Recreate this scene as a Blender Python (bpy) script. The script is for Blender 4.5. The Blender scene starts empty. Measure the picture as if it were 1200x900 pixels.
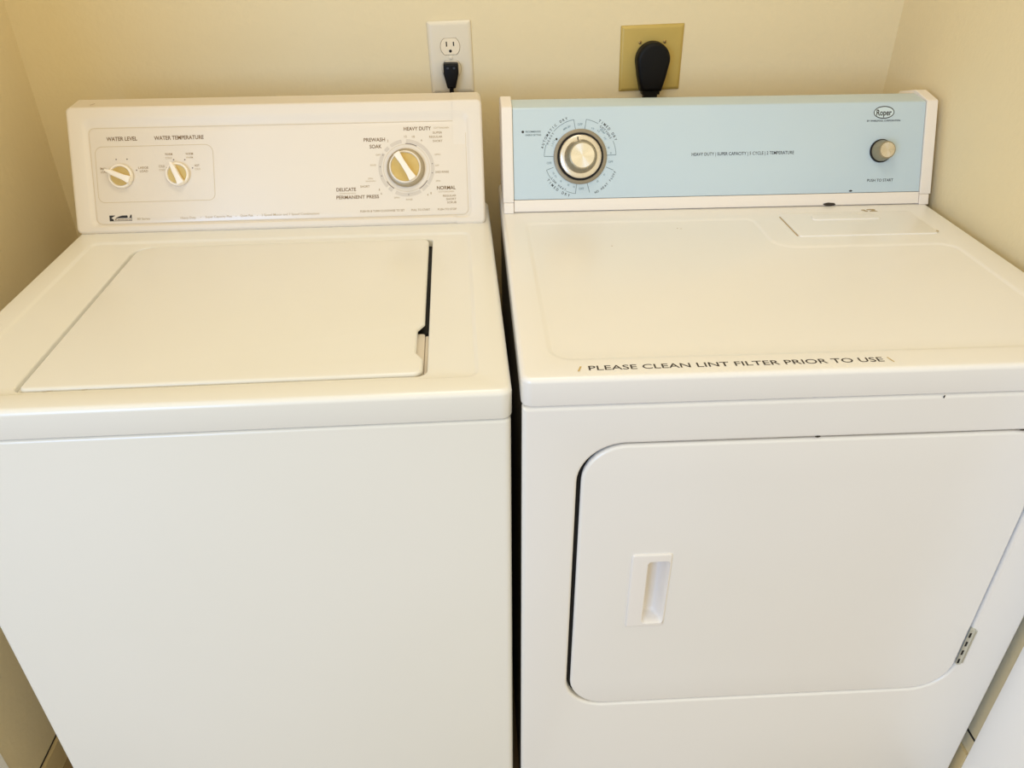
import bpy, bmesh, math, random
from math import sin, cos, pi, radians, sqrt
from mathutils import Matrix, Vector
from mathutils.geometry import tessellate_polygon

random.seed(4)
scn = bpy.context.scene
col = scn.collection

# ------------------------------------------------------------------ camera
F_PX = 920.55
cam_d = bpy.data.cameras.new('camera')
cam = bpy.data.objects.new('camera', cam_d)
col.objects.link(cam)
cam_d.sensor_fit = 'HORIZONTAL'
cam_d.sensor_width = 36.0
cam_d.lens = 36.0 * F_PX / 1200.0
cam_d.clip_start = 0.02
YAW, PIT, ROL = -0.0493, 0.5632, -0.0049
Rz = Matrix.Rotation(YAW, 3, 'Z')
fw = Vector((0, cos(PIT), -sin(PIT))); up = Vector((0, sin(PIT), cos(PIT))); ri = Vector((1, 0, 0))
x2 = cos(ROL) * ri + sin(ROL) * up
u2 = -sin(ROL) * ri + cos(ROL) * up
x2, u2, f2 = Rz @ x2, Rz @ u2, Rz @ fw
M = Matrix((x2, u2, -f2)).transposed().to_4x4()
M.translation = Vector((-0.0473, -0.7445, 1.38))
cam.matrix_world = M
scn.camera = cam

# ------------------------------------------------------------------ world and light
wd = bpy.data.worlds.new('world'); scn.world = wd; wd.use_nodes = True
wd.node_tree.nodes['Background'].inputs[0].default_value = (1.0, 0.88, 0.60, 1)
wd.node_tree.nodes['Background'].inputs[1].default_value = 1.10

def area(name, loc, target, sx, sy, power, colr):
    d = bpy.data.lights.new(name, 'AREA'); d.shape = 'RECTANGLE'; d.size = sx; d.size_y = sy
    d.energy = power; d.color = colr
    o = bpy.data.objects.new(name, d); col.objects.link(o)
    o.location = loc
    o.rotation_euler = (Vector(target) - Vector(loc)).to_track_quat('-Z', 'Y').to_euler()
    return o
area('closet_ceiling_lamp', (0.0, 0.1, 2.40), (0.0, 0.1, 0.6), .5, .4, 5.0, (1.0, 0.92, 0.78))
area('window_light', (-1.6, -2.6, 1.5), (0.2, 0.2, 0.9), 1.2, 1.5, 46, (0.20, 0.48, 1.0))

scn.view_settings.view_transform = 'Standard'
scn.view_settings.look = 'None'
scn.view_settings.gamma = 1
scn.view_settings.use_curve_mapping = False
scn.view_settings.exposure = 0.08
scn.cycles.max_bounces = 10
scn.cycles.diffuse_bounces = 6

# ------------------------------------------------------------------ materials
def lin(c):
    return tuple(((v / 255) / 12.92 if v / 255 <= .04045 else ((v / 255 + .055) / 1.055) ** 2.4) for v in c) + (1,)

def mat(name, rgb, rough=.5, metal=0, coat=0, bump=None, vary=None, spec=.5, aniso=0):
    m = bpy.data.materials.new(name); m.use_nodes = True
    nt = m.node_tree; b = nt.nodes['Principled BSDF']
    b.inputs['Base Color'].default_value = lin(rgb)
    b.inputs['Roughness'].default_value = rough
    b.inputs['Metallic'].default_value = metal
    b.inputs['Coat Weight'].default_value = coat
    b.inputs['Coat Roughness'].default_value = .18
    b.inputs['Specular IOR Level'].default_value = spec
    if aniso: b.inputs['Anisotropic'].default_value = aniso
    tc = nt.nodes.new('ShaderNodeTexCoord')
    if vary:                                  # (scale, second colour)
        n = nt.nodes.new('ShaderNodeTexNoise'); n.inputs['Scale'].default_value = vary[0]; n.inputs['Detail'].default_value = 5
        r = nt.nodes.new('ShaderNodeValToRGB')
        r.color_ramp.elements[0].position = .35; r.color_ramp.elements[1].position = .7
        r.color_ramp.elements[0].color = lin(rgb); r.color_ramp.elements[1].color = lin(vary[1])
        nt.links.new(tc.outputs['Object'], n.inputs['Vector']); nt.links.new(n.outputs['Fac'], r.inputs['Fac'])
        nt.links.new(r.outputs['Color'], b.inputs['Base Color'])
    if bump:                                  # (scale, strength, distance)
        n = nt.nodes.new('ShaderNodeTexNoise'); n.inputs['Scale'].default_value = bump[0]; n.inputs['Detail'].default_value = 3
        bp = nt.nodes.new('ShaderNodeBump'); bp.inputs['Strength'].default_value = bump[1]; bp.inputs['Distance'].default_value = bump[2]
        nt.links.new(tc.outputs['Object'], n.inputs['Vector']); nt.links.new(n.outputs['Fac'], bp.inputs['Height'])
        nt.links.new(bp.outputs['Normal'], b.inputs['Normal'])
    return m

M_WASH = mat('washer_enamel', (234, 232, 225), .30, coat=.25, bump=(9, .08, .004), vary=(2.2, (232, 230, 222)))
M_DRY = mat('dryer_enamel', (236, 234, 231), .30, coat=.25, bump=(8, .08, .004), vary=(2.2, (234, 232, 228)))
M_WPLAS = mat('washer_console_plastic', (229, 220, 206), .48)
M_WPANEL = mat('washer_panel_print', (230, 221, 208), .30, coat=.2)
M_DPLAS = mat('dryer_console_plastic', (236, 228, 218), .42)
M_BLUE = mat('pale_blue_panel', (190, 208, 218), .33, coat=.2, vary=(5, (193, 210, 218)))
M_BROWN = mat('brown_print', (120, 92, 52), .5)
M_TAN = mat('tan_print', (186, 166, 130), .5)
M_LINE = mat('fine_tan_line', (212, 196, 166), .5)
M_GREY = mat('grey_ring_print', (210, 200, 186), .5)
M_DGREY = mat('dark_grey_print', (110, 96, 92), .5)
M_BLK = mat('black_print', (38, 34, 30), .5)
M_BGREY = mat('slate_print', (88, 106, 110), .5)
M_BPALE = mat('pale_slate_print', (128, 150, 158), .5)
M_BLKRUB_SHADE = mat('black_rubber_and_slot_shade', (6, 6, 7), .5, spec=.22)
M_KNOBW = mat('white_knob_plastic', (246, 238, 224), .32)
M_GOLD = mat('brushed_gold_insert', (206, 180, 118), .34, metal=.6, vary=(60, (198, 170, 104)))
M_SKIRT = mat('knob_skirt_grey', (172, 158, 132), .4, metal=.3)
M_BEZEL = mat('grey_bezel', (146, 136, 116), .45, metal=.35)
M_SILV = mat('satin_metal', (220, 212, 198), .26, metal=.85)
M_SILVD = mat('satin_metal_side', (162, 152, 128), .38, metal=.7)
M_BRUSH = mat('radial_brushed_metal', (232, 226, 214), .24, metal=.95, aniso=.85)
M_DARK = mat('dark_gap', (22, 20, 18), .8)
M_HINGE = mat('hinge_steel', (206, 206, 194), .35, metal=.6)
M_PLATE = mat('white_faceplate', (226, 217, 196), .35)
M_OUTL = mat('receptacle_plastic', (236, 224, 200), .35)
M_PLATEY = mat('yellowed_brass_faceplate', (196, 170, 92), .42, metal=.12, vary=(14, (188, 164, 88)))
M_SCREW = mat('screw_metal', (168, 140, 82), .4, metal=.6)
M_WALL = mat('cream_wall_paint', (230, 215, 177), .62, bump=(85, .22, .003), vary=(1.6, (228, 213, 175)), spec=.3)
M_JAMB = mat('white_jamb_paint', (250, 250, 250), .35)
M_CEIL = mat('ceiling_paint', (238, 230, 208), .8)
M_FLOOR = mat('tan_vinyl_floor', (158, 138, 102), .5, vary=(3, (142, 122, 88)))
M_BASE = mat('baseboard_paint', (214, 194, 148), .55)
M_SIDE = mat('side_panel_gap_shade', (104, 98, 88), .6)  # dark grey-brown paints in the shade of the gap between the machines
M_STAIN = mat('brown_grime', (176, 158, 126), .8)
M_CHIP_SHADE = mat('dark_chip_and_shade', (52, 44, 38), .8)
M_RUST = mat('tan_adhesive_mark', (196, 172, 118), .7)

# radial brushing on the round metal face: fine concentric-sweep noise on the angle
nt = M_BRUSH.node_tree
tc = [n for n in nt.nodes if n.type == 'TEX_COORD'][0]
gr = nt.nodes.new('ShaderNodeTexGradient'); gr.gradient_type = 'RADIAL'
mm = nt.nodes.new('ShaderNodeMath'); mm.operation = 'MULTIPLY'; mm.inputs[1].default_value = 46
no = nt.nodes.new('ShaderNodeTexNoise'); no.noise_dimensions = '1D'; no.inputs['Scale'].default_value = 1.0; no.inputs['Detail'].default_value = 4
mr = nt.nodes.new('ShaderNodeMapRange'); mr.inputs[3].default_value = .22; mr.inputs[4].default_value = .36
nt.links.new(tc.outputs['Object'], gr.inputs['Vector']); nt.links.new(gr.outputs['Fac'], mm.inputs[0])
nt.links.new(mm.outputs[0], no.inputs['W']); nt.links.new(no.outputs['Fac'], mr.inputs[0])
nt.links.new(mr.outputs[0], nt.nodes['Principled BSDF'].inputs['Roughness'])

tg = nt.nodes.new('ShaderNodeTangent'); tg.direction_type = 'RADIAL'; tg.axis = 'Z'
nt.links.new(tg.outputs[0], nt.nodes['Principled BSDF'].inputs['Tangent'])

# ------------------------------------------------------------------ mesh helpers
def ring(corners, inset=0.0, n=8):
    """rounded polygon (CCW corners (x, y, r)), moved inwards by inset; same count for every inset"""
    out = []; K = len(corners)
    P = [Vector(c[:2]) for c in corners]
    for i in range(K):
        a, b, c = P[i - 1], P[i], P[(i + 1) % K]
        d1 = (b - a).normalized(); d2 = (c - b).normalized()
        n1 = Vector((-d1.y, d1.x)); n2 = Vector((-d2.y, d2.x))
        cr = d1.x * d2.y - d1.y * d2.x
        q = b + (n1 + n2) * (inset / (1 + n1.dot(n2)))
        r = corners[i][2]
        r = max(r - inset, 2e-4) if cr > 0 else r + inset
        th = math.acos(max(-1, min(1, d1.dot(d2))))
        t = r * math.tan(th / 2)
        s = 1 if cr > 0 else -1
        ctr = q - d1 * t + n1 * r * s
        v0 = -n1 * s
        for k in range(n + 1):
            an = s * th * k / n
            out.append(ctr + r * Vector((v0.x * cos(an) - v0.y * sin(an), v0.x * sin(an) + v0.y * cos(an))))
    return [(p.x, p.y) for p in out]

def rect(x0, x1, y0, y1, r):
    return [(x0, y0, r), (x1, y0, r), (x1, y1, r), (x0, y1, r)]

def circ(cx, cy, r, n=48):
    return [(cx + r * cos(2 * pi * k / n), cy + r * sin(2 * pi * k / n)) for k in range(n)]

class MB:
    def __init__(s, f=None):
        s.v = []; s.f = []; s.sm = []; s.m = f or (lambda x, y, z: (x, y, z))
    def loop(s, pts, z=None):
        i0 = len(s.v)
        for p in pts:
            s.v.append(s.m(p[0], p[1], z if z is not None else p[2]))
        return list(range(i0, len(s.v)))
    def loft(s, a, b, smooth=True, closed=True):
        n = len(a)
        for i in range(n if closed else n - 1):
            j = (i + 1) % n
            s.f.append((a[i], a[j], b[j], b[i])); s.sm.append(smooth)
    def chain(s, loops, smooth=True):
        for a, b in zip(loops, loops[1:]): s.loft(a, b, smooth)
    def fill(s, pts, z, holes=()):
        """flat region on the local plane z between pts and holes (own vertices, so it stays perfectly flat)"""
        ls = [pts] + list(holes)
        idx = [i for l in ls for i in s.loop(l, z)]
        tris = tessellate_polygon([[Vector((p[0], p[1], 0)) for p in l] for l in ls])
        for t in tris:
            s.f.append(tuple(idx[k] for k in t)); s.sm.append(False)
    def quad(s, *p):
        i0 = len(s.v)
        for q in p: s.v.append(s.m(*q))
        s.f.append(tuple(range(i0, len(s.v)))); s.sm.append(False)
    def build(s, name, material, parent=None, merge=True, bis=None):
        me = bpy.data.meshes.new(name)
        me.from_pydata(s.v, [], s.f)
        me.polygons.foreach_set('use_smooth', s.sm)
        bm = bmesh.new(); bm.from_mesh(me)
        if merge: bmesh.ops.remove_doubles(bm, verts=bm.verts, dist=1e-6)
        bmesh.ops.recalc_face_normals(bm, faces=bm.faces)
        if bis:
            for co, no_ in bis:
                g = bm.verts[:] + bm.edges[:] + bm.faces[:]
                r = bmesh.ops.bisect_plane(bm, geom=g, plane_co=co, plane_no=no_, clear_outer=True)
        bm.to_mesh(me); bm.free()
        me.set_sharp_from_angle(angle=radians(42))
        return link(name, me, material, parent)

SMALL = {'lettering', 'fine_lettering', 'pale_lettering', 'notice_lettering', 'badge_lettering', 'badge', 'dial_outline', 'dot', 'grey_ring', 'dark_arc', 'grime_mark', 'paint_chip', 'slot', 'label_corner', 'grip_dimple', 'cover_gap', 'console_clip'}
def link(name, me, material, parent=None):
    if material: me.materials.append(material)
    o = bpy.data.objects.new(name, me); col.objects.link(o)
    if parent: o.parent = parent
    if name in SMALL: o['kind'] = 'stuff'
    return o

def rnd(r, k=5):
    """quarter-round steps: (inset, drop)"""
    return [(r - r * cos(a), r - r * sin(a)) for a in [pi / 2 * i / k for i in range(k + 1)]]

def plate(mb, corners, ztop, thick, r=.002, n=8, k=4, bottom=True):
    """rounded plate: side, rolled edge, flat top"""
    loops = []
    base = mb.loop(ring(corners, 0, n), ztop - thick)
    if bottom: mb.fill(ring(corners, 0, n), ztop - thick)
    loops.append(base)
    for ins, dr in rnd(r, k):
        loops.append(mb.loop(ring(corners, ins, n), ztop - r + (r - dr)))
    mb.chain(loops)
    mb.fill(ring(corners, r, n), ztop)

def empty(name, loc, rz, label, cat, group=None):
    o = bpy.data.objects.new(name, None); col.objects.link(o)
    o.location = loc; o.rotation_euler = (0, 0, rz)
    o['label'] = label; o['category'] = cat
    if group: o['group'] = group
    o.empty_display_size = .05
    return o

def struct(o): o['kind'] = 'structure'; return o

def box(mb, x0, x1, y0, y1, z0, z1):
    p = [(x0, y0), (x1, y0), (x1, y1), (x0, y1)]
    a = mb.loop(p, z0); b = mb.loop(p, z1)
    mb.loft(a, b, False); mb.fill(p, z0); mb.fill(p, z1)

def lathe(mb, prof, cx, cy, n=48):
    """prof: (radius, height) pairs about the local z axis at (cx, cy)"""
    ls = [mb.loop(circ(cx, cy, r, n), h) for r, h in prof]
    mb.chain(ls)

def tube(mb, pts, r, n=12):
    pts = [Vector(p) for p in pts]
    ls = []
    rr = r if isinstance(r, (list, tuple)) else [r] * len(pts)
    refx = None
    for i, p in enumerate(pts):
        d = (pts[min(i + 1, len(pts) - 1)] - pts[max(i - 1, 0)]).normalized()
        a = d.cross(Vector((0, 1, 0)) if abs(d.y) < .9 else Vector((1, 0, 0))).normalized(); b = d.cross(a)
        if refx and a.dot(refx) < 0: a, b = -a, -b
        refx = a
        ls.append(mb.loop([tuple(p + rr[i] * (cos(2 * pi * k / n) * a + sin(2 * pi * k / n) * b)) for k in range(n)]))
    mb.chain(ls)
    for l in (ls[0], ls[-1]):
        mb.f.append(tuple(l)); mb.sm.append(False)

def spline(pts, k=8):
    P = [Vector(p) for p in pts]; P = [P[0]] + P + [P[-1]]; out = []
    for i in range(1, len(P) - 2):
        for j in range(k):
            t = j / k
            out.append(.5 * ((2 * P[i]) + (-P[i - 1] + P[i + 1]) * t + (2 * P[i - 1] - 5 * P[i] + 4 * P[i + 1] - P[i + 2]) * t * t + (-P[i - 1] + 3 * P[i] - 3 * P[i + 1] + P[i + 2]) * t ** 3))
    out.append(P[-2]); return out

# ---- lettering: vector glyphs turned into flat meshes and laid on a surface
_glyph = {}
def glyphs(txt, weight=0.0, shear=0.0):
    key = (txt, weight, shear)
    if key in _glyph: return _glyph[key]
    cu = bpy.data.curves.new('glyphs', 'FONT'); cu.body = txt; cu.size = 1; cu.fill_mode = 'FRONT'
    cu.resolution_u = 3; cu.offset = weight; cu.shear = shear; cu.dimensions = '2D'
    ob = bpy.data.objects.new('glyphs', cu); col.objects.link(ob)
    dg = bpy.context.evaluated_depsgraph_get(); dg.update()
    me = bpy.data.meshes.new_from_object(ob.evaluated_get(dg))
    vs = [(v.co.x, v.co.y) for v in me.vertices]; fs = [tuple(p.vertices) for p in me.polygons]
    bpy.data.objects.remove(ob); bpy.data.curves.remove(cu); bpy.data.meshes.remove(me)
    _glyph[key] = (vs, fs); return _glyph[key]

def put(mb, txt, x0, x1, y0, cap, n, weight=.0, shear=0):
    """text between x0 and x1, baseline y0, capital height cap"""
    vs, fs = glyphs(txt, weight, shear)
    if not vs: return
    a = min(v[0] for v in vs); b = max(v[0] for v in vs)
    sy = cap / .70; sx = (x1 - x0) / (b - a)
    i0 = len(mb.v)
    for v in vs: mb.v.append(mb.m(x0 + (v[0] - a) * sx, y0 + v[1] * sy, n))
    for f in fs: mb.f.append(tuple(i0 + k for k in f)); mb.sm.append(False)

def put_arc(mb, txt, cx, cy, r, a0, a1, h, n, inward=False, weight=.01):
    """letters one by one along an arc from angle a0 to a1 (degrees)"""
    N = len(txt)
    for i, ch in enumerate(txt):
        if ch == ' ': continue
        an = radians(a0 + (a1 - a0) * (i + .5) / N)
        vs, fs = glyphs(ch, weight)
        a = min(v[0] for v in vs); b = max(v[0] for v in vs); w = (a + b) / 2
        sc = h / .70
        rot = an - pi / 2 + (pi if inward else 0)
        i0 = len(mb.v)
        for v in vs:
            x = (v[0] - w) * sc * .9; y = (v[1] - .35) * sc
            mb.v.append(mb.m(cx + r * cos(an) + x * cos(rot) - y * sin(rot), cy + r * sin(an) + x * sin(rot) + y * cos(rot), n))
        for f in fs: mb.f.append(tuple(i0 + k for k in f)); mb.sm.append(False)

def band(mb, cx, cy, r0, r1, a0, a1, n, k=None):
    """flat printed arc band"""
    k = k or max(2, int(abs(a1 - a0) / 4))
    A = []; B = []
    for i in range(k + 1):
        an = radians(a0 + (a1 - a0) * i / k)
        A.append((cx + r0 * cos(an), cy + r0 * sin(an), n)); B.append((cx + r1 * cos(an), cy + r1 * sin(an), n))
    mb.loft(mb.loop(A), mb.loop(B), False, closed=False)

def stroke(mb, p, q, w, n):
    p = Vector(p); q = Vector(q); d = (q - p).normalized(); s = Vector((-d.y, d.x)) * w / 2
    mb.quad(*[(t.x, t.y, n) for t in (p - s, q - s, q + s, p + s)])

def frame_line(mb, corners, w, n, seg=8):
    a = mb.loop(ring(corners, 0, seg), n); b = mb.loop(ring(corners, w, seg), n)
    mb.loft(a, b, False)

def polyf(mb, pts, n):
    mb.fill(pts, n)

# ------------------------------------------------------------------ the setting
XL, XR, YB = -.851, .7525, .807
YJL, YJR = .0605, -.006
ZC = 2.44
mb = MB(); box(mb, -6, 6, -8, YB + .12, -.05, 0.0); struct(mb.build('floor', M_FLOOR))
mb = MB(); box(mb, XL - .12, XR + .12, YB, YB + .12, 0, ZC); struct(mb.build('wall_back', M_WALL))
mb = MB(); box(mb, XL - .12, XL, -.10, YB, 0, ZC); struct(mb.build('wall_left', M_WALL))
mb = MB(); box(mb, XR, XR + .12, -.16, YB, 0, ZC); struct(mb.build('wall_right', M_WALL))
mb = MB(); box(mb, XL - .12, XR + .12, -.16, YB + .12, ZC, ZC + .1); struct(mb.build('ceiling', M_CEIL))
# white jamb boards that line the closet opening, and the casings facing the room
mb = MB(lambda x, y, z: (x, y, z))
box(mb, XL + .0005, XL + .004, -.10, YJL, 0.0, 2.05)
struct(mb.build('trim_1', M_JAMB))
mb = MB(); box(mb, XR - .004, XR - .0005, -.16, YJR, 0.0, 2.05); struct(mb.build('trim_2', M_JAMB))
mb = MB(); box(mb, XL - .085, XL + .004, -.118, -.10, 0, 2.11); struct(mb.build('trim_3', M_JAMB))
mb = MB(); box(mb, XR - .004, XR + .085, -.178, -.16, 0, 2.11); struct(mb.build('trim_4', M_JAMB))
# low baseboards inside the closet
def baseboard(name, x0, x1, y0, y1, h):
    mb = MB()
    box(mb, x0, x1, y0, y1, 0, h)
    struct(mb.build(name, M_BASE))
baseboard('baseboard_left', XL + .0003, XL + .008, YJL + .001, YB - .01, .055)
mb = MB(); box(mb, XL + .0002, XL + .0015, YJL + .002, YB - .01, .0555, .0580); struct(mb.build('baseboard_shade_line', M_CHIP_SHADE))  # dark strip painting in the shadow line on top of the baseboard
baseboard('baseboard_back', XL + .009, XR - .009, YB - .010, YB - .0003, .055)
baseboard('baseboard_right', XR - .006, XR - .0003, YJR + .001, YB - .012, .150)
mb = MB(); box(mb, XR - .0012, XR - .0002, YJR + .002, YB - .3, .183, .187); struct(mb.build('trim_5', M_CHIP_SHADE))

# ------------------------------------------------------------------ WASHING MACHINE
WA = (-.0096, .0069, .0174)
HW = .8958; LIPW = .0388; WW = .686
washer = empty('washing_machine', (WA[0], WA[1], 0), WA[2],
               'cream white top-loading washing machine on the left, closed lid, three knobs on its console', 'washing machine')

# cabinet
mb = MB()
cab = rect(-WW + .0015, -.0015, .0012, .640, .009)
zt = HW - LIPW - .0022
ls = [mb.loop(ring(cab, 0, 8), .025)]
for ins, dr in rnd(.0045, 5): ls.append(mb.loop(ring(cab, ins, 8), zt - dr if False else zt - .0045 + (.0045 - dr)))
mb.chain(ls)
ls2 = [mb.loop(ring(cab, .0045, 8), zt), mb.loop(ring(cab, .0048, 8), zt - .004), mb.loop(ring(cab, .012, 8), zt - .004), mb.loop(ring(cab, .012, 8), zt + .006)]
mb.chain(ls2, False)
mb.fill(ring(cab, 0, 8), .025)
mb.build('cabinet', M_WASH, washer)
for fx in (-WW + .06, -.06):
    for fy in (.06, .58):
        f = MB(); lathe(f, [(.0005, 0), (.018, 0), (.018, .008), (.007, .010), (.007, .026), (.0005, .026)], fx, fy, 20)
        f.build('leveling_foot', M_BLKRUB_SHADE, washer)

# top panel: rolled lip, shallow tray, lid opening
def dz(a, b): return [(a[0] + (b[0] - a[0]) * i / 4, a[1] + (b[1] - a[1]) * (3 * (i / 4) ** 2 - 2 * (i / 4) ** 3)) for i in range(5)]
mb = MB()
top = rect(-WW, 0, 0, .648, .014)
ls = [mb.loop(ring(top, .0015, 8), HW - LIPW), mb.loop(ring(top, .0004, 8), HW - LIPW + .0006), mb.loop(ring(top, 0, 8), HW - LIPW + .002)]
for ins, dr in rnd(.0075, 7): ls.append(mb.loop(ring(top, ins, 8), HW - .0075 + (.0075 - dr)))
mb.chain(ls)
mb.chain([mb.loop(ring(top, .0015, 8), HW - LIPW), mb.loop(ring(top, .012, 8), HW - LIPW)], False)
tray = rect(-.652, -.036, .034, .4965, .016)
TR = HW - .0032
mb.fill(ring(top, .0075, 8), HW, [ring(tray, -.001, 8)])
ls = [mb.loop(ring(tray, i, 8), z) for i, z in dz((-.001, HW), (.007, TR))]
mb.chain(ls)
opn = [(-.5745, .0450, .012), (-.0985, .0455, .014), (-.0985, .476, .010), (-.5745, .476, .030)]
mb.fill(ring(tray, .007, 8), TR, [ring(opn, -.0022, 8)])
ls = [mb.loop(ring(opn, -.0022 + i, 8), TR - d) for i, d in ((0, 0), (.0008, .00025), (.0016, .0009), (.0022, .0024))]
ls += [mb.loop(ring(opn, .0006, 8), TR - .034), mb.loop(ring(opn, .002, 8), TR - .0355)]
mb.chain(ls)
mb.fill(ring(opn, .002, 8), TR - .0355)
mb.build('top_panel', M_WASH, washer)

# lid with the finger notch at its right front
LZ = TR + .0016
lidc = [(-.5685, .0480, .008), (-.1040, .0490, .013), (-.1040, .0850, .012), (-.1128, .1010, .008), (-.1128, .1620, .004), (-.1040, .1780, .005), (-.1040, .4725, .012), (-.5685, .4725, .028)]
mb = MB()
ls = [mb.loop(ring(lidc, .001, 6), LZ - .0056), mb.loop(ring(lidc, 0, 6), LZ - .005)]
for ins, dr in rnd(.0042, 6): ls.append(mb.loop(ring(lidc, ins, 6), LZ - dr))
# rnd gives (inset, drop): start at the side, end on top
mb.chain(ls)
mb.fill(ring(lidc, .0042, 6), LZ)
mb.fill(ring(lidc, .001, 6), LZ - .0056)
mb.build('lid', M_WASH, washer)
# finger scoop seen through the notch
mb = MB()
sc = rect(-.1300, -.1040, .052, .1690, .004)
plate(mb, sc, TR - .0105, .006, .001, 6, 3)
plate(mb, rect(-.1036, -.0992, .052, .1690, .002), TR - .0140, .006, .0006, 4, 2)
mb.build('finger_scoop', M_WPLAS, washer)
# shallow channel under the left edge of the lid, dark plate painting in the slot's shade along its right edge
mb = MB()
plate(mb, rect(-.5738, -.1310, .0462, .4752, .010), TR - .0062, .006, .0006, 6, 2)
mb.build('lid_channel', M_WASH, washer)
mb = MB()
plate(mb, rect(-.1290, -.0990, .1705, .4740, .004), TR - .0120, .004, .0006, 4, 2)
mb.build('lid_slot_shade', M_BLKRUB_SHADE, washer)

# console housing
WY0, WZ0, WY1, WZ1 = .529, HW, .6165, 1.0815
WLn = math.hypot(WY1 - WY0, WZ1 - WZ0)
wey, wez = (WY1 - WY0) / WLn, (WZ1 - WZ0) / WLn
def WP(X, S, N): return (X, WY0 + S * wey - N * wez, WZ0 + S * wez + N * wey)
mb = MB(WP)
oc = rect(-WW - .0010, -.0085, .0022, WLn + .0010, .009)
fr1 = rect(-.664, -.0305, .0125, .1885, .012)
fr2 = rect(-.6545, -.0365, .0165, .1725, .010)
rr_ = .0055
ls = [mb.loop(ring(oc, i, 8), -dr) for i, dr in rnd(rr_, 6)]
# ls[0] is the side (drop = r), ls[-1] the front plane
mb.chain(ls)
mb.fill(ring(oc, rr_, 8), 0, [ring(fr1, 0, 8)])
A = ring(fr1, 0, 8); Bq = ring(fr2, 0, 8)
ls3 = [mb.loop([(p[0] + (q[0] - p[0]) * t, p[1] + (q[1] - p[1]) * t) for p, q in zip(A, Bq)], -.0036 * (3 * t * t - 2 * t ** 3)) for t in (0, .2, .4, .6, .8, 1)]
mb.chain(ls3)
mb.fill(Bq, -.0036)
# back of the shell, straight to the rear
side = ring(oc, 0, 8)
mb2v = len(mb.v)
rear = []
for (X, S) in side:
    P = WP(X, S, -rr_)
    rear.append(P)
i0 = len(mb.v)
for P in rear: mb.v.append(P)
i1 = len(mb.v)
for P in rear: mb.v.append((P[0], .662, P[2] + (.0030 if P[2] > 1.07 else 0)))
i2 = len(mb.v)
for P in rear: mb.v.append((P[0] * .995 - .002, .680, .99 + (P[2] - .99) * .985))
n_ = len(rear)
for q0, q1 in ((i0, i1), (i1, i2)):
    mb.loft(list(range(q0, q0 + n_)), list(range(q1, q1 + n_)))
mb.f.append(tuple(range(i2, i2 + n_))); mb.sm.append(False)
import copy as _c
capR = _c.deepcopy((mb.v, mb.f, mb.sm))
mb.build('console_housing', M_WPLAS, washer, bis=[((-.0582, 0, 0), (1, 0, 0))])
for side_, x in (('r', -.0581),):
    m2 = MB(); m2.v, m2.f, m2.sm = _c.deepcopy(capR)
    m2.v = [(v[0], v[1] - .0006, v[2] - .0012 if v[2] < 1.0 else v[2] + .0005) for v in m2.v]
    m2.build('end_cap', M_WPLAS, washer, bis=[((x, 0, 0), (-1 if side_ == 'r' else 1, 0, 0))])

# printed control panel
PN = -.0030
mb = MB(WP)
pc = rect(-.6525, -.0385, .0180, .1705, .009)
plate(mb, pc, PN, .0012, .0005, 8, 2)
wpanel = mb.build('control_panel', M_WPANEL, washer)
T = PN + .00025
# brown capitals
mb = MB(WP)
for t in [('WATER LEVEL', -.6259, -.5769, .1512, .0062), ('WATER TEMPERATURE', -.5495, -.4696, .1512, .0062),
          ('PREWASH', -.2078, -.1723, .1408, .0058), ('SOAK', -.1984, -.1786, .1298, .0058),
          ('HEAVY DUTY', -.1403, -.0948, .1574, .0058), ('NORMAL', -.0892, -.0575, .0594, .0058),
          ('DELICATE', -.2577, -.2250, .0606, .0056), ('PERMANENT PRESS', -.2584, -.1873, .0478, .0056)]:
    put(mb, *t, T, weight=.016)
mb.build('lettering', M_BROWN, wpanel)
mb = MB(WP)
for t in [('SUPER', -.0922, -.0765, .1514, .0034), ('REGULAR', -.0982, -.0765, .1446, .0034), ('SHORT', -.0928, -.0765, .1377, .0034),
          ('2ND RINSE', -.0908, -.0678, .0868, .0034), ('REGULAR', -.0796, -.0573, .0472, .0034), ('SHORT', -.0741, -.0573, .0416, .0034),
          ('SCRUB', -.0729, -.0573, .0360, .0034), ('SHORT', -.2176, -.2020, .0658, .0036),
          ('PUSH IN & TURN CLOCKWISE TO SET', -.2199, -.1454, .0250, .0034), ('PULL TO START', -.1340, -.1023, .0250, .0034),
          ('PUSH TO STOP', -.0893, -.0575, .0248, .0034),
          ('SMALL', -.6410, -.6300, .1055, .0036), ('LARGE', -.5790, -.5630, .1055, .0036),
          ('WARM', -.5345, -.5225, .1262, .0036), ('WARM', -.5010, -.4890, .1262, .0036), ('COLD', -.5460, -.5365, .1070, .0036), ('HOT', -.4880, -.4800, .1070, .0036),
          ('LOAD', -.6400, -.6300, .1000, .0036), ('LOAD', -.5770, -.5640, .1000, .0036),
          ('12', -.1400, -.1358, .1460, .0036), ('10', -.1270, -.1225, .1455, .0036), ('6', -.1125, -.1103, .1395, .0036), ('2', -.1690, -.1668, .1395, .0036),
          ('8', -.1005, -.0985, .0520, .0036), ('4', -.1062, -.1042, .0495, .0036), ('6', -.1840, -.1820, .0535, .0036), ('8', -.1870, -.1850, .0600, .0036)]:
    put(mb, *t, T, weight=.004)
mb.build('fine_lettering', mat('mid_brown_print', (158, 132, 90), .5), wpanel)
mb = MB(WP)
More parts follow.
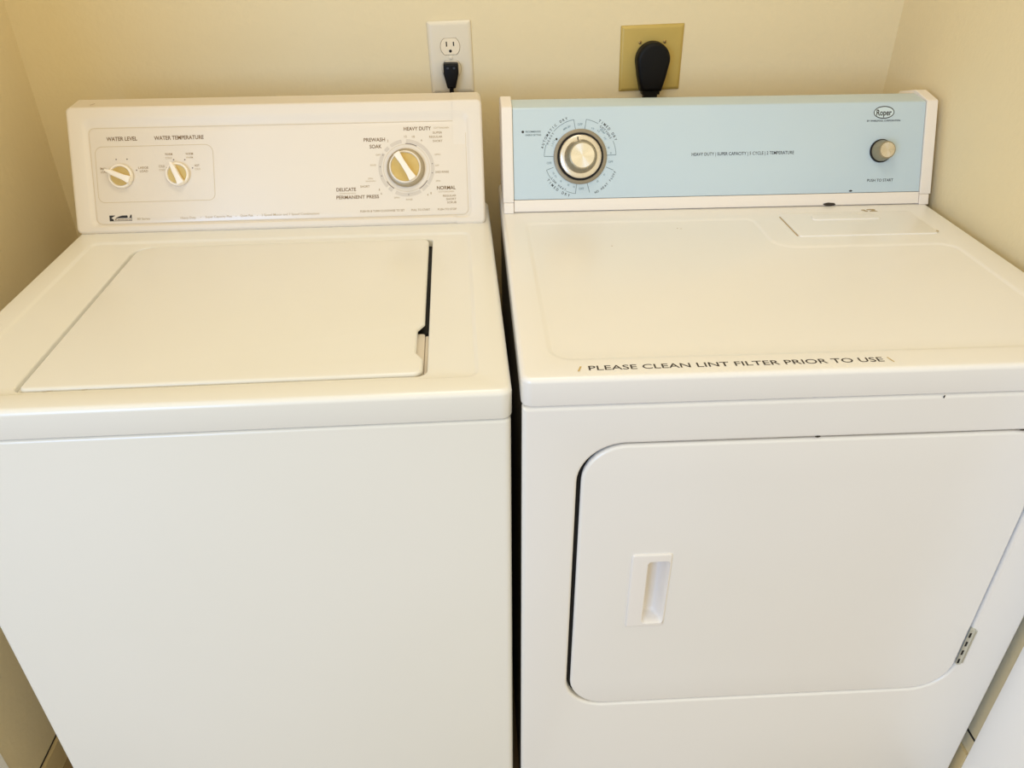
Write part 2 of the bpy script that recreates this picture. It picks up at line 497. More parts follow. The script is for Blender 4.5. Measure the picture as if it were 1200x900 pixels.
for t in [('COTTON/LINEN', -.0904, -.0647, .1595, .0026), ('COTTON/LINEN', -.0870, -.0610, .0545, .0024), ('SYNTHETICS', -.2530, -.2260, .0556, .0022),
          ('COLD', -.5340, -.5235, .1205, .0030), ('WARM', -.5005, -.4895, .1205, .0030), ('COLD', -.5460, -.5365, .1015, .0030), ('COLD', -.4880, -.4790, .1015, .0030),
          ('OFF', -.1890, -.1810, .1175, .0028), ('RINSE', -.1990, -.1895, .1010, .0026), ('SPIN', -.2040, -.1960, .0790, .0026), ('RINSE/SPIN', -.2080, -.1915, .0750, .0022),
          ('SPIN', -.0905, -.0810, .1160, .0026), ('OFF', -.0905, -.0840, .0980, .0026), ('SPIN', -.0905, -.0830, .0725, .0026), ('SPIN', -.1620, -.1530, .0465, .0026), ('RINSE', -.1420, -.1310, .0430, .0026),
          ('80 Series', -.5883, -.5675, .0228, .0036),
          ('Heavy Duty', -.5176, -.4925, .0225, .0036), ('Super Capacity Plus', -.4770, -.4336, .0230, .0036), ('Quiet Pak', -.4196, -.3985, .0234, .0036),
          ('2 Speed Motor and 7 Speed Combinations', -.3845, -.2883, .0236, .0036)]:
    put(mb, *t, T, weight=.002)
for x in (-.4848, -.4266, -.3915):
    mb.fill(circ(x, .0245, .0006, 8), T)
mb.build('pale_lettering', M_TAN, wpanel)
# outline around the two small knobs
mb = MB(WP)
frame_line(mb, [(-.6480, .0518, .011), (-.4580, .0518, .011), (-.4555, .1428, .013), (-.6465, .1424, .012)], .0009, T)
mb.build('outline', M_LINE, wpanel)
mb = MB(WP)
frame_line(mb, rect(-.6540, -.0370, .0165, .1720, .010), .0008, PN + .0001)
mb.build('panel_outline', M_LINE, wpanel)
# dots round the small knobs
mb = MB(WP)
for x, y in ((-.6135, .1215), (-.5960, .1215), (-.5822, .1035), (-.5330, .1060), (-.5210, .1190), (-.5030, .1185), (-.4915, .1050)):
    mb.fill(circ(x, y, .0011, 10), T)
mb.build('dot', M_DGREY, wpanel)
# maker's badge: dark block with a white stroke, arched dark band and a thin lettered line
mb = MB(WP)
bx0, bx1, by0, by1 = -.6330, -.5968, .0218, .0312
polyf(mb, [(bx0, by0), (bx0 + .0066, by0), (bx0 + .0066, by0 + .0030), (bx0 + .0030, by0 + .0052), (bx0 + .0095, by1 - .0004), (bx0 + .0088, by1), (bx0, by1)], T)
polyf(mb, [(bx0 + .0098, by0 + .0050), (bx0 + .0285, by0 + .0050), (bx0 + .0300, by0 + .0068), (bx0 + .0288, by1 - .0004), (bx0 + .0210, by1 - .0004), (bx0 + .0150, by1 - .0020)], T)
polyf(mb, [(bx1 - .0040, by0 + .0050), (bx1, by0 + .0050), (bx1, by1 + .0006), (bx1 - .0016, by1 + .0006)], T)
stroke(mb, (bx0 + .0066, by0 + .0003), (bx1, by0 + .0003), .0006, T)
stroke(mb, (bx1 - .0003, by0), (bx1 - .0003, by0 + .0052), .0006, T)
stroke(mb, (bx0 + .0100, by0 + .0047), (bx1, by0 + .0047), .0004, T)
mb.build('badge', M_BLK, wpanel)
mb = MB(WP); put(mb, 'Kenmore', bx0 + .0090, bx1 - .0016, by0 + .0012, .0030, T + .0001, weight=.01)
mb.build('badge_lettering', M_BROWN, wpanel)

# printed rings of the big dial
DX, DS = -.1388, .0963
mb = MB(WP)
for a0, a1 in ((98, 124), (130, 140), (-38, 88), (146, 222), (226, 235), (243, 300), (304, 320)):
    band(mb, DX, DS, .0415, .0470, a0, a1, T)
mb.build('grey_ring', M_GREY, wpanel)
mb = MB(WP)
band(mb, DX, DS, .0384, .0390, 0, 360, T, 90)
mb.build('thin_ring', M_LINE, wpanel)
mb = MB(WP)
for a0, a1 in ((62, 90), (300, 328), (212, 236)): band(mb, DX, DS, .0395, .0406, a0, a1, T + .0001)
for a_ in (8, -12, 196, -88, 150, 176): 
    mb.fill(circ(DX + .044 * cos(radians(a_)), DS + .044 * sin(radians(a_)), .0009, 8), T + .0001)
mb.build('dark_arc', M_DGREY, wpanel)

# knobs
def washer_knob(name, X, S, R_, H_, ang, tail, barw, ring_w, label):
    """round knob: skirt, raised grip bar across it, two gold half-moon inserts"""
    ca, sa = cos(ang), sin(ang)
    def K(u, v, n): return WP(X + u * ca - v * sa, S + u * sa + v * ca, PN + n)
    k = MB(K)
    prof = [(R_ * .98, .0004), (R_, .0014), (R_ * .985, H_ * .45), (R_ * .96, H_ * .52), (R_ * .93, H_ * .55), (R_ - ring_w, H_ * .55), (R_ - ring_w - .0005, H_ * .50), (R_ - ring_w - .0006, H_ * .38)]
    lathe(k, prof, 0, 0, 56)
    k.fill(circ(0, 0, R_ - ring_w - .0006, 56), H_ * .38)
    kn = k.build(name, M_KNOBW, washer)
    kn['label'] = label
    # grip bar, waisted, rounded top; tail reaches past the rim on the pointing side
    g = MB(K)
    L0 = R_ + tail; L1 = R_ * .93
    bar = [(-L1, -barw * .62, .002), (-L1 * .45, -barw * .44, .02), (L0 * .35, -barw * .40, .02), (L0 * .86, -barw * (.48 if tail <= 0 else .22), .003), (L0, -barw * (.5 if tail <= 0 else .12), .0006),
           (L0, barw * (.5 if tail <= 0 else .12), .0006), (L0 * .86, barw * (.48 if tail <= 0 else .22), .003), (L0 * .35, barw * .40, .02), (-L1 * .45, barw * .44, .02), (-L1, barw * .62, .002)]
    bar = [(a_, b_, min(c_, .002)) for a_, b_, c_ in bar]
    ls = [g.loop(ring(bar, 0, 3), H_ * .3)]
    for ins, dr in rnd(.0011, 3): ls.append(g.loop(ring(bar, ins, 3), H_ - dr))
    g.chain(ls); g.fill(ring(bar, .0011, 3), H_)
    g.build('grip', M_KNOBW, kn)
    for sgn in (1, -1):
        m = MB(K); r0 = R_ - ring_w - .0012; hgt = H_ * .38 + .0005
        off = barw * .42
        a0 = math.asin(min(.95, (off) / r0)); pts = []
        for i in range(25):
            a_ = a0 + (pi - 2 * a0) * i / 24
            pts.append((r0 * cos(a_), sgn * r0 * sin(a_)))
        pts.append((-r0 * .55, sgn * (off * .95)))
        pts.append((r0 * .1, sgn * (off * .88)))
        if sgn < 0: pts = pts[::-1]
        m.fill(pts, hgt)
        m.build('gold_insert', M_GOLD, kn)
    return kn
washer_knob('water_level_knob', -.6070, .0940, .0195, .014, radians(156), .0045, .0105, .0030, 'cream knob with gold inserts pointing left at small load')
washer_knob('water_temperature_knob', -.5155, .0950, .0190, .014, radians(113), .0015, .0100, .0030, 'cream knob with gold inserts pointing up and left')
# timer: grey skirt under a cream-rimmed knob
k = MB(WP)
lathe(k, [(.0310, PN + .0003), (.0318, PN + .003), (.0312, PN + .0055), (.0285, PN + .0075), (.0275, PN + .008)], DX - .0008, DS, 64)
k.fill(circ(DX - .0008, DS, .0275, 64), PN + .008)
k.build('timer_skirt', M_SKIRT, washer)
kn = washer_knob('timer_knob', DX - .0016, DS + .0008, .0268, .0215, radians(121), -.0015, .0110, .0022, 'large cream-rimmed dial knob with gold half moons')
# small chip on the housing top and a streak on its end
def blob(mb, x, y, rx, ry, z, n=14, jag=.3):
    mb.fill([(x + rx * (1 + jag * (random.random() - .5)) * cos(2 * pi * i / n), y + ry * (1 + jag * (random.random() - .5)) * sin(2 * pi * i / n)) for i in range(n)], z)
mb = MB(); blob(mb, -.5330, .0436, .007, .0005, TR + .0002); blob(mb, -.492, .0440, .004, .0005, TR + .0002)
mb.build('grime_mark', M_STAIN, washer)
mb = MB(lambda x, y, z: (x, y, z)); stroke(mb, (-.6480, .6230), (-.6440, .6330), .0016, WZ1 + .0006 + .0006)
mb.build('scratch_mark', M_BROWN, washer)

# ------------------------------------------------------------------ DRYER
HD = .914; LIPD = .0368; WD = .737
dryer = empty('clothes_dryer', (0, 0, 0), 0,
              'white front-loading clothes dryer on the right with pale blue control panel and recessed door pull', 'dryer')
zt = HD - LIPD - .0022
# cabinet shell behind the front panel
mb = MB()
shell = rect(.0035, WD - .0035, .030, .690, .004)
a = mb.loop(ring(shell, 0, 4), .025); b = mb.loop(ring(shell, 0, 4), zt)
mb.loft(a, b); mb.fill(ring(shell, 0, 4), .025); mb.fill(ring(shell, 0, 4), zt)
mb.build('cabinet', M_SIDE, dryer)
for fx in (.06, WD - .06):
    for fy in (.06, .62):
        f = MB(); lathe(f, [(.0005, 0), (.018, 0), (.018, .008), (.007, .010), (.007, .026), (.0005, .026)], fx, fy, 20)
        f.build('leveling_foot', M_BLKRUB_SHADE, dryer)
# front panel with the door opening (local plane: x, z, depth towards the viewer)
FP = lambda x, z, n: (x, .001 - n, z)
mb = MB(FP)
fc = rect(.0012, WD - .0012, .025, zt, .004)
opd = [(.0685, .3255, .058), (.6640, .3255, .062), (.6640, .8190, .058), (.0685, .8190, .058)]
ls = [mb.loop(ring(fc, 0, 8), -.0125)]
for ins, dr in rnd(.0055, 5): ls.append(mb.loop(ring(fc, ins, 8), -dr))
mb.chain(ls)
mb.fill(ring(fc, .0055, 8), 0, [ring(opd, -.0045, 12)])
ls = [mb.loop(ring(opd, -.0045 + .0045 * sin(t), 12), -.0045 * (1 - cos(t))) for t in [pi / 2 * i / 6 for i in range(7)]]
ls.append(mb.loop(ring(opd, .0005, 12), -.011))
mb.chain(ls)
mb.build('front_panel', M_DRY, dryer)
mb = MB(FP); mb.fill(ring(opd, .0, 12), -.0108, [ring(rect(.1500, .1990, .5010, .6340, .003), 0, 4)]); mb.build('door_gasket', M_DARK, dryer)
# door
DN = -.0004
drc = [(.0740, .3272, .055), (.6608, .3272, .058), (.6608, .8164, .055), (.0740, .8164, .055)]
hp = rect(.1475, .2010, .4985, .6370, .004)          # bezel of the pull
pk = rect(.1700, .1985, .5065, .6230, .005)          # the pocket in it
mb = MB(FP)
ls = [mb.loop(ring(drc, .001, 12), -.010)]
for ins, dr in rnd(.0045, 6): ls.append(mb.loop(ring(drc, ins, 12), DN - dr))
mb.chain(ls)
hole = ring(rect(.1490, .1995, .5000, .6355, .003), 0, 5)
mb.fill(ring(drc, .0045, 12), DN, [hole])
door = mb.build('door', M_DRY, dryer)
mb = MB(FP)
HN = DN + .0026
ls = [mb.loop(ring(hp, 0, 5), DN - .002)]
for ins, dr in rnd(.0022, 4): ls.append(mb.loop(ring(hp, ins, 5), HN - dr))
mb.chain(ls)
mb.fill(ring(hp, .0022, 5), HN, [ring(pk, -.0015, 5)])
P0 = ring(pk, -.0015, 5); P1 = ring(pk, 0, 5)
deep = ring(rect(.1655, .1870, .5100, .6200, .006), 0, 5)
mb.chain([mb.loop(P0, HN), mb.loop(P1, HN - .0015)] + [mb.loop([(p[0] + (q[0] - p[0]) * t, p[1] + (q[1] - p[1]) * t) for p, q in zip(P1, deep)], HN - .0015 - .0215 * sin(t * pi / 2)) for t in (.25, .5, .75, 1)])
mb.fill(deep, HN - .023)
mb.build('door_pull', mat('door_pull_plastic', (236, 232, 228), .35), door)
# hinges
for z0 in (.382, .690):
    def HGm(u, v, n): return (.6605 + u, .001 - n, z0 + v)
    h = MB(HGm)
    plate(h, rect(.0005, .0075, 0, .078, .001), .0022, .004, .0006, 3, 2)
    hg = h.build('hinge', M_HINGE, dryer)
    h = MB(HGm)
    pts = [(.0070, -.0000 + .004 + i * .07 / 8, 0) for i in range(9)]
    tube(h, [(.0085, p[1], .001) for p in pts], .0021, 10)
    h.build('hinge_pin', M_HINGE, hg)
    for i in range(4):
        h = MB(HGm)
        plate(h, rect(.0002, .0030, .004 + i * .019, .014 + i * .019, .0006), .0026, .001, .0002, 2, 1)
        h.build('hinge_slot', M_DARK, hg)

# top panel with its pressed outline that steps round the lint filter cover
mb = MB()
top = rect(0, WD, 0, .700, .013)
ls = [mb.loop(ring(top, .0015, 8), HD - LIPD), mb.loop(ring(top, .0004, 8), HD - LIPD + .0006), mb.loop(ring(top, 0, 8), HD - LIPD + .002)]
for ins, dr in rnd(.0065, 7): ls.append(mb.loop(ring(top, ins, 8), HD - dr))
mb.chain(ls)
mb.chain([mb.loop(ring(top, .0015, 8), HD - LIPD), mb.loop(ring(top, .012, 8), HD - LIPD)], False)
emb = [(.0345, .0400, .030), (.6930, .0400, .030), (.6930, .3640, .030), (.4180, .3640, .030), (.4180, .4880, .020), (.0345, .4880, .022)]
mb.fill(ring(top, .0065, 8), HD, [ring(emb, -.001, 8)])
E0 = HD - .0020
ls = [mb.loop(ring(emb, i, 8), z) for i, z in dz((-.001, HD), (.0075, E0))]
mb.chain(ls)
mb.fill(ring(emb, .0075, 8), E0)
dtop = mb.build('top_panel', M_DRY, dryer)
# lint filter cover
mb = MB()
lf = [(.4640, .3990, .004), (.6870, .3990, .004), (.6870, .5000, .006), (.4640, .5000, .006)]
plate(mb, lf, HD + .0016, .0018, .0012, 5, 3)
lint = mb.build('lint_filter_cover', M_DRY, dryer)
mb = MB()
plate(mb, [(.5080, .4640, .006), (.6260, .4640, .006), (.6200, .4870, .008), (.5140, .4870, .008)], HD + .0034, .002, .0014, 5, 3)
mb.build('finger_grip', M_DRY, lint)
mb = MB()
ls = []
plate(mb, rect(.4605, .4632, .402, .488, .0012), HD + .0004, .0006, .0002, 3, 1)
blob(mb, .6885, .4060, .0022, .0032, HD + .0019)
mb.build('cover_gap', M_STAIN, lint)
# printed notice on the front of the top
mb = MB()
put(mb, 'PLEASE CLEAN LINT FILTER PRIOR TO USE', .0785, .4235, .0165, .0098, HD + .0002, weight=.006)
mb.build('notice_lettering', mat('notice_print', (46, 38, 36), .5), dtop)
mb = MB()
stroke(mb, (.0660, .0145), (.0700, .0255), .0022, HD + .0003)
stroke(mb, (.4335, .0145), (.4300, .0255), .0016, HD + .0003)
mb.build('label_corner', M_RUST, dtop)
# grime and chips
mb = MB()
for i in range(9): blob(mb, .6260 + random.uniform(-.012, .012), .5060 + random.uniform(-.007, .007), .0035, .0028, HD + .00025 + i * 1e-5)
for x, y in ((.2815, .452), (.2870, .450), (.164, .385)): blob(mb, x, y, .0013, .0009, HD - .0017)
mb.build('grime_mark', M_STAIN, dtop)
mb = MB(FP)
blob(mb, .3575, .8205, .0035, .0014, .0003); blob(mb, .4980, .8725, .0010, .0022, .0003); blob(mb, .6130, .8200, .006, .0012, .0003)
mb.build('paint_chip', M_CHIP_SHADE, dryer)

# console
DY0, DZ0, DY1, DZ1 = .530, HD, .590, 1.075
DLn = math.hypot(DY1 - DY0, DZ1 - DZ0)
dey, dez = (DY1 - DY0) / DLn, (DZ1 - DZ0) / DLn
def DP(X, S, N): return (X, DY0 + S * dey - N * dez, DZ0 + S * dez + N * dey)
def DPyz(S, N): q = DP(0, S, N); return (q[1], q[2])
def extrude(name, prof, x0, x1, material, parent, n=3, chamf=.0008):
    """profile of (y, z, r) corners swept along x with softened ends"""
    mb = MB(lambda y, z, x: (x, y, z))
    L = [mb.loop(ring(prof, chamf, n), x0), mb.loop(ring(prof, 0, n), x0 + chamf), mb.loop(ring(prof, 0, n), x1 - chamf), mb.loop(ring(prof, chamf, n), x1)]
    mb.chain(L)
    mb.fill(ring(prof, chamf, n), x0); mb.fill(ring(prof, chamf, n), x1)
    return mb.build(name, material, parent)
def P3(S, N, r): q = DPyz(S, N); return (q[0], q[1], r)
cap_prof = [P3(.0180, 0, .0012), (.690, .9350, .002), (.690, 1.069, .004), (.636, 1.0825, .008), P3(DLn, 0, .004)]
foot_prof = [P3(.0004, -.0002, .0008), (.690, .9145, .002), (.690, .9340, .002), P3(.0178, -.0002, .0008)]
for x0, x1, xa, xb in ((.0032, .0208, .0038, .0206), (.7212, .7400, .7214, .7376)):
    e = extrude('end_cap', cap_prof, x0, x1, M_DPLAS, dryer)
    extrude('end_cap_foot', foot_prof, xa, xb, M_DPLAS, e)
body_prof = [P3(.0025, -.0022, .001), (.685, .918, .002), (.685, 1.062, .003), (.638, 1.0735, .004), P3(DLn - .008, -.012, .003), P3(.0225, -.012, .001), P3(.0225, -.0022, .001)]
extrude('console_housing', body_prof, .0212, .7208, M_DPLAS, dryer)
blue_prof = [P3(.0232, -.0115, .0006), P3(DLn - .004, -.0115, .003), (.640, 1.0720, .0006), (.640, 1.0760, .001), (.633, 1.0768, .004), P3(DLn - .0010, -.0030, .0045), P3(.0232, -.0030, .0008)][::-1]
# keep the loop counter-clockwise
def ccw(pr):
    A = sum(pr[i][0] * pr[(i + 1) % len(pr)][1] - pr[(i + 1) % len(pr)][0] * pr[i][1] for i in range(len(pr)))
    return pr if A > 0 else pr[::-1]
dpanel = extrude('control_panel', ccw(blue_prof), .0213, .7207, M_BLUE, dryer, 4)
BN = -.0030
T = BN + .0003
CX, CS = .1336, .0914
mb = MB(DP)
put(mb, 'HEAVY DUTY | SUPER CAPACITY | 5 CYCLE | 2 TEMPERATURE', .3225, .4978, .0892, .0052, T, weight=.004)
put(mb, 'PUSH TO START', .6280, .6735, .0408, .0046, T, weight=.004)
put(mb, 'BY WHIRLPOOL CORPORATION', .6208, .6782, .1392, .0028, T, weight=.012)
mb.fill(circ(.0380, .1328, .0021, 16), T)
mb.fill(circ(CX - .0396, CS + .0290, .0018, 16), T)
put_arc(mb, 'AUTOMATIC DRY', CX, CS, .0655, 168, 108, .0040, T)
put_arc(mb, 'TIMED DRY', CX, CS, .0655, 62, 22, .0042, T)
put_arc(mb, 'COTTONS', CX, CS, .0590, 56, 28, .0034, T)
put_arc(mb, 'TIMED DRY', CX, CS, .0655, 212, 255, .0042, T, inward=True)
put_arc(mb, 'LOW HEAT', CX, CS, .0590, 214, 246, .0034, T, inward=True)
put_arc(mb, 'NO HEAT FLUFF', CX, CS, .0640, 292, 338, .0036, T, inward=True)
put_arc(mb, 'HEAVY', CX, CS, .0590, 160, 138, .0034, T)
mb.build('lettering', M_BLK, dpanel)
mb = MB(DP)
for a0, a1 in ((100, 137), (160, 178.5), (60, 80), (2, 24), (246, 262), (200, 214)):
    band(mb, CX, CS, .0602, .0608, a0, a1, T)
for a_, r0 in ((100, .0450), (178.5, .0450), (80, .0450), (2, .0450), (262, .0450), (200, .0480), (285, .0450), (338, .0470)):
    c_, s_ = cos(radians(a_)), sin(radians(a_))
    stroke(mb, (CX + r0 * c_, CS + r0 * s_), (CX + .0606 * c_, CS + .0606 * s_), .0007, T)
put(mb, 'RECOMMENDED', .0425, .0682, .1316, .0028, T, weight=.004)
put(mb, 'ENERGY SETTING', .0425, .0682, .1262, .0028, T, weight=.004)
mb.build('dial_outline', M_BGREY, dpanel)
mb = MB(DP)
for tx, a_, rr in (('OFF', 90, .052), ('OFF', 190, .053), ('OFF', -10, .052), ('OFF', 272, .052)):
    x, y = CX + rr * cos(radians(a_)), CS + rr * sin(radians(a_))
    put(mb, tx, x - .0042, x + .0042, y - .0018, .0036, T, weight=.01)
for tx, a0, a1, rr in (('MORE DRY', 108, 122, .052), ('LESS', 146, 160, .051), ('60', 62, 68, .050), ('50', 50, 56, .051), ('COTTON', 42, 52, .055), ('30', 32, 38, .051), ('20', 14, 18, .050), ('10', 4, 8, .052),
                       ('50', 208, 212, .052), ('40', 214, 220, .052), ('30', 228, 232, .051), ('20', 244, 248, .050), ('10', 256, 260, .050), ('20', 304, 308, .050), ('10', 322, 326, .050)):
    put_arc(mb, tx, CX, CS, rr, max(a0, a1), min(a0, a1), .0028, T)
mb.build('pale_lettering', M_BPALE, dpanel)
# maker's oval badge
mb = MB(DP)
ox, oy, ra, rb = .6491, .1540, .0178, .0102
def ell(a_, b_, n=48): return [(ox + a_ * cos(2 * pi * i / n), oy + b_ * sin(2 * pi * i / n), T) for i in range(n)]
mb.loft(mb.loop(ell(ra, rb)), mb.loop(ell(ra - .0013, rb - .0015)), False)
put(mb, 'Roper', ox - .0130, ox + .0132, oy - .0048, .0094, T, weight=.022)
mb.build('badge', M_BLK, dpanel)
mb = MB(DP); mb.fill([(p[0], p[1]) for p in ell(ra - .001, rb - .001)], T - .0001)
mb.build('badge_ground', mat('badge_ground_print', (206, 222, 226), .4), dpanel)

# timer: bezel, black well, satin skirt and raised metal knob
BZ = BN
mb = MB(DP)
lathe(mb, [(.0448, BZ + .0002), (.0446, BZ + .0022), (.0430, BZ + .0032), (.0392, BZ + .0030), (.0384, BZ + .0022)], CX, CS, 72)
mb.build('dial_bezel', M_BEZEL, dryer)
mb = MB(DP); mb.fill(circ(CX, CS, .0386, 60), BZ + .0021); mb.build('dial_well', M_DARK, dryer)
def KD(x, y, n):
    return DP(CX + x, CS + y, BZ + n)
mb = MB(KD)
lathe(mb, [(.0345, .0045), (.0352, .0058), (.0346, .0070), (.0335, .0075), (.0265, .0085)], 0, 0, 72)
mb.fill(circ(0, 0, .0265, 72), .0085)
mb.fill(circ(0, 0, .0345, 72), .0045)
sk = mb.build('timer_skirt', M_SILV, dryer)
mb = MB(KD); stroke(mb, (-.0048, .0270), (-.0050, .0318), .0018, .0087); mb.build('pointer_mark', M_BLK, sk)
mb = MB(KD)
n_ = 60
lathe(mb, [(.0275, .0084), (.0268, .0120), (.0222, .0285), (.0214, .0300), (.0196, .0304)], .0, 0, n_)
tk = mb.build('timer_knob', M_SILVD, dryer)
# ribs around its side
fm = DP(CX, CS, BZ + .0305)
me_axis = Matrix((Vector((1, 0, 0)), Vector((0, dey, dez)), Vector((0, -dez, dey)))).transposed().to_4x4()
def brushed_disc(X, S, N, r, parent, name='brushed_face'):
    mb = MB()
    lathe(mb, [(r, -.0006), (r, .0), (r * .985, .0003)], 0, 0, 56)
    mb.fill(circ(0, 0, r * .985, 56), .0003)
    o = mb.build(name, M_BRUSH, parent)
    m_ = me_axis.copy(); m_.translation = Vector(DP(X, S, N))
    o.matrix_local = m_
    return o
brushed_disc(CX, CS, BZ + .0304, .0196, tk)

# start knob
SX, SS = .6480, .0915
mb = MB(DP)
lathe(mb, [(.0192, BZ + .0002), (.0192, BZ + .0030), (.0186, BZ + .0040)], SX, SS, 48); mb.fill(circ(SX, SS, .0186, 48), BZ + .0040)
sb = mb.build('start_knob_base', M_DARK, dryer)
mb = MB(DP)
lathe(mb, [(.0176, BZ + .0040), (.0172, BZ + .0060), (.0142, BZ + .0225), (.0134, BZ + .0236), (.0122, BZ + .0238)], SX, SS, 48)
sk2 = mb.build('start_knob', M_SILVD, dryer)
brushed_disc(SX, SS, BZ + .0238, .0122, sk2)

# dark clip and grime at the foot of the console
mb = MB(DP); blob(mb, .5640, .0045, .011, .0028, -.0015, 18, .2); blob(mb, .6000, .0262, .003, .0014, BN + .0004, 12, .5)
mb.build('console_clip', M_CHIP_SHADE, dryer)

# ------------------------------------------------------------------ wall outlets and plugs
def wallmap(cx, cz, rot):
    c_, s_ = cos(rot), sin(rot)
    return lambda x, z, n: (x * c_ - z * s_, -n, x * s_ + z * c_)
# duplex outlet on white plate
oc_ = (-.0806, YB - .0004, 1.1163)
outlet = empty('wall_outlet', oc_, 0, 'white duplex wall outlet above the washer, lower socket in use', 'outlet')
Wm = wallmap(0, 0, radians(1.6))
PWX, PWZ = .0400, .0625
mb = MB(Wm)
pl = rect(-PWX, PWX, -PWZ, PWZ, .003)
ls = [mb.loop(ring(pl, 0, 4), 0)]
for i, h in ((0, .0012), (.0010, .0024), (.0030, .0038), (.0060, .0048), (.0075, .0050)): ls.append(mb.loop(ring(pl, i, 4), h))
mb.chain(ls)
def recept_shape(cz, g=0):
    w, h, = .0172 + g, .0146 + g
    pts = []
    R0 = .0176 + g
    for i in range(13):
        a_ = radians(-52 + 104 * i / 12); pts.append((R0 * cos(a_), cz + R0 * sin(a_)))
    for i in range(13):
        a_ = radians(128 + 104 * i / 12); pts.append((R0 * cos(a_), cz + R0 * sin(a_)))
    return [(x, max(cz - h, min(cz + h, z))) for x, z in pts]
RZ = (.0192, -.0192)
mb.fill(ring(pl, .0075, 4), .0050, [recept_shape(z, .0007) for z in RZ])
for z in RZ: mb.chain([mb.loop(recept_shape(z, .0007), .0050), mb.loop(recept_shape(z, .0007), .0020)], False)
mb.build('faceplate', M_PLATE, outlet)
for z in RZ:
    mb = MB(Wm); mb.chain([mb.loop(recept_shape(z, 0), .0015), mb.loop(recept_shape(z, 0), .0052), mb.loop(recept_shape(z, -.0004), .0056)])
    mb.fill(recept_shape(z, -.0004), .0056)
    rc = mb.build('receptacle', M_OUTL, outlet)
    mb = MB(Wm)
    for x, h in ((-.0064, .0042), (.0064, .0036)): mb.fill([(x - .0011, z + .0045 - h), (x + .0011, z + .0045 - h), (x + .0011, z + .0045 + h), (x - .0011, z + .0045 + h)], .00575)
    mb.fill(circ(.0, z - .0075, .0027, 14), .00575)
    mb.build('slot', M_DARK, rc)
    mb = MB(Wm)
    a = mb.loop(recept_shape(z, .0008), .0050); b = mb.loop(recept_shape(z, 0.0), .00505)
mb = MB(Wm)
lathe(mb, [(.0034, .0046), (.0034, .0056), (.0026, .0062)], 0, 0, 20); mb.fill(circ(0, 0, .0026, 20), .0062)
mb.build('screw', M_PLATE, outlet)

# washer plug
plug = empty('power_plug', (-.0812, YB - .0065, 1.0945), 0, 'small black power plug and cord in the white duplex outlet above the washer', 'plug')
mb = MB(lambda x, z, n: (x, -n, z))
out = [(-.0135, .0150, .003), (-.0138, -.0030, .004), (-.0075, -.0285, .003), (.0075, -.0285, .003), (.0138, -.0030, .004), (.0135, .0150, .003)]
ls = [mb.loop(ring(out, .0008, 4), 0.0), mb.loop(ring(out, 0, 4), .0010)]
ls += [mb.loop(ring(out, 0, 4), .0150)] + [mb.loop(ring(out, i, 4), .0215 - dr) for i, dr in rnd(.004, 4)]
mb.chain(ls); mb.fill(ring(out, .004, 4), .0215); mb.fill(ring(out, .0008, 4), 0)
mb.build('plug_body', M_BLKRUB_SHADE, plug)
mb = MB(lambda x, z, n: (x, -n, z))
for x in (-.0055, .0060): plate(mb, [(x - .0022, .0060, .001), (x + .0022, .0060, .001), (x + .0022, .0095, .001), (x - .0022, .0095, .001)], .0221, .001, .0003, 3, 1)
mb.build('grip_dimple', mat('worn_black_rubber', (52, 56, 66), .4), plug)
mb = MB()
tube(mb, spline([(0, -.012, -.0270), (0, -.012, -.050), (.003, -.016, -.16), (.012, -.018, -.45), (0, -.030, -.85), (0, -.075, -.99)], 8), .0042)
mb.build('cord', M_BLKRUB_SHADE, plug)

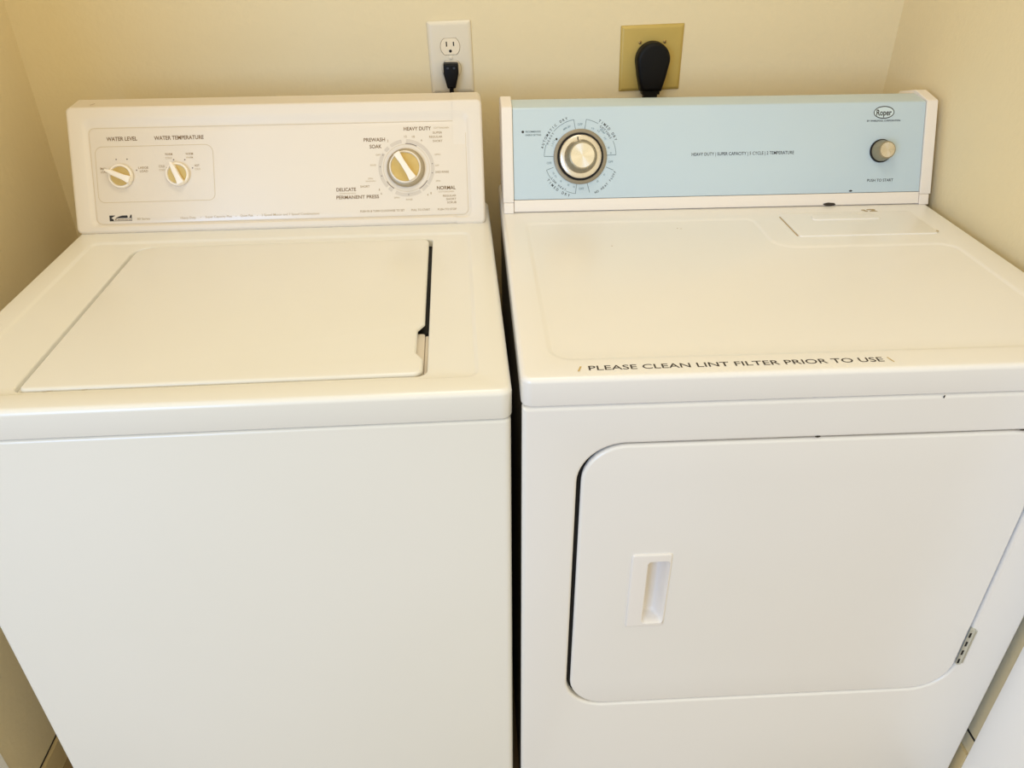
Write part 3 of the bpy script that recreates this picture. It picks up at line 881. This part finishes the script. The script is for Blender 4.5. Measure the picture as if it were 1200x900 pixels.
# range outlet on yellowed plate
ro = empty('dryer_outlet', (.2920, YB - .0004, 1.1105), 0, 'square yellowed metal outlet plate above the blue dryer panel', 'outlet')
Rm_ = wallmap(0, 0, radians(1.6))
mb = MB(Rm_)
def sq(w, r=.003): return [(-w - .0010, -w, r), (w - .0010, -w, r), (w + .0010, w, r), (-w + .0010 - .002, w, r)]
pr = sq(.0575, .0015)
ls = [mb.loop(ring(pr, 0, 4), 0)]
for i, h in ((0, .0008), (.0012, .0024), (.0045, .0040), (.0060, .0043)): ls.append(mb.loop(ring(pr, i, 4), h))
mb.chain(ls); mb.fill(ring(pr, .0060, 4), .0043)
mb.build('faceplate', M_PLATEY, ro)
for x, z in ((-.0225, .0285), (.0235, .0280), (-.0215, -.0330), (.0235, -.0330)):
    mb = MB(Rm_); lathe(mb, [(.0032, .0040), (.0032, .0050), (.0022, .0058)], x, z, 16); mb.fill(circ(x, z, .0022, 16), .0058)
    s_ = mb.build('screw', M_SCREW, ro)
    mb = MB(Rm_); stroke(mb, (x, z - .0020), (x, z + .0020), .0008, .0059); mb.build('screw_slot', M_CHIP_SHADE, s_)
mb = MB(Rm_)
lathe(mb, [(.0270, .0040), (.0270, .0060), (.0255, .0065)], 0, 0, 40); mb.fill(circ(0, 0, .0255, 40), .0065)
mb.build('receptacle', M_DARK, ro)

rp = empty('dryer_power_plug', (.2915, YB - .0072, 1.1105), 0, 'large round black dryer plug with cord in the square yellowed outlet plate', 'plug')
mb = MB(lambda x, z, n: (x, -n, z))
def plug_outline(g):
    pts = []
    r = .0312 - g
    for i in range(33):
        a_ = radians(-14 + 208 * i / 32); pts.append((r * cos(a_), r * sin(a_)))
    return pts + [(-.0262 + g * .9, -.0290), (-.0196 + g * .9, -.0545 + g), (.0196 - g * .9, -.0545 + g), (.0262 - g * .9, -.0290)]
ls = [mb.loop(plug_outline(.002), 0), mb.loop(plug_outline(0), .0015), mb.loop(plug_outline(0), .018)]
ls += [mb.loop(plug_outline(i), .0255 - dr) for i, dr in rnd(.0075, 5)]
mb.chain(ls); mb.fill(plug_outline(.0075), .0255); mb.fill(plug_outline(.002), 0)
mb.build('plug_body', M_BLKRUB_SHADE, rp)
mb = MB(lambda x, z, n: (x, -n, z))
for k_, (w, z0, z1) in enumerate(((.0165, -.0600, -.0540), (.0125, -.0680, -.0600), (.0100, -.0760, -.0680))):
    box(mb, -w, w, z0, z1, .004 + k_ * .001, .021 - k_ * .001)
mb.build('strain_relief', M_BLKRUB_SHADE, rp)
mb = MB()
tube(mb, spline([(0, -.0125, -.0700), (0, -.014, -.110), (.004, -.020, -.26), (.0, -.022, -.50), (-.02, -.030, -.74), (-.02, -.090, -.80)], 8), .0075)
mb.build('cord', M_BLKRUB_SHADE, rp)
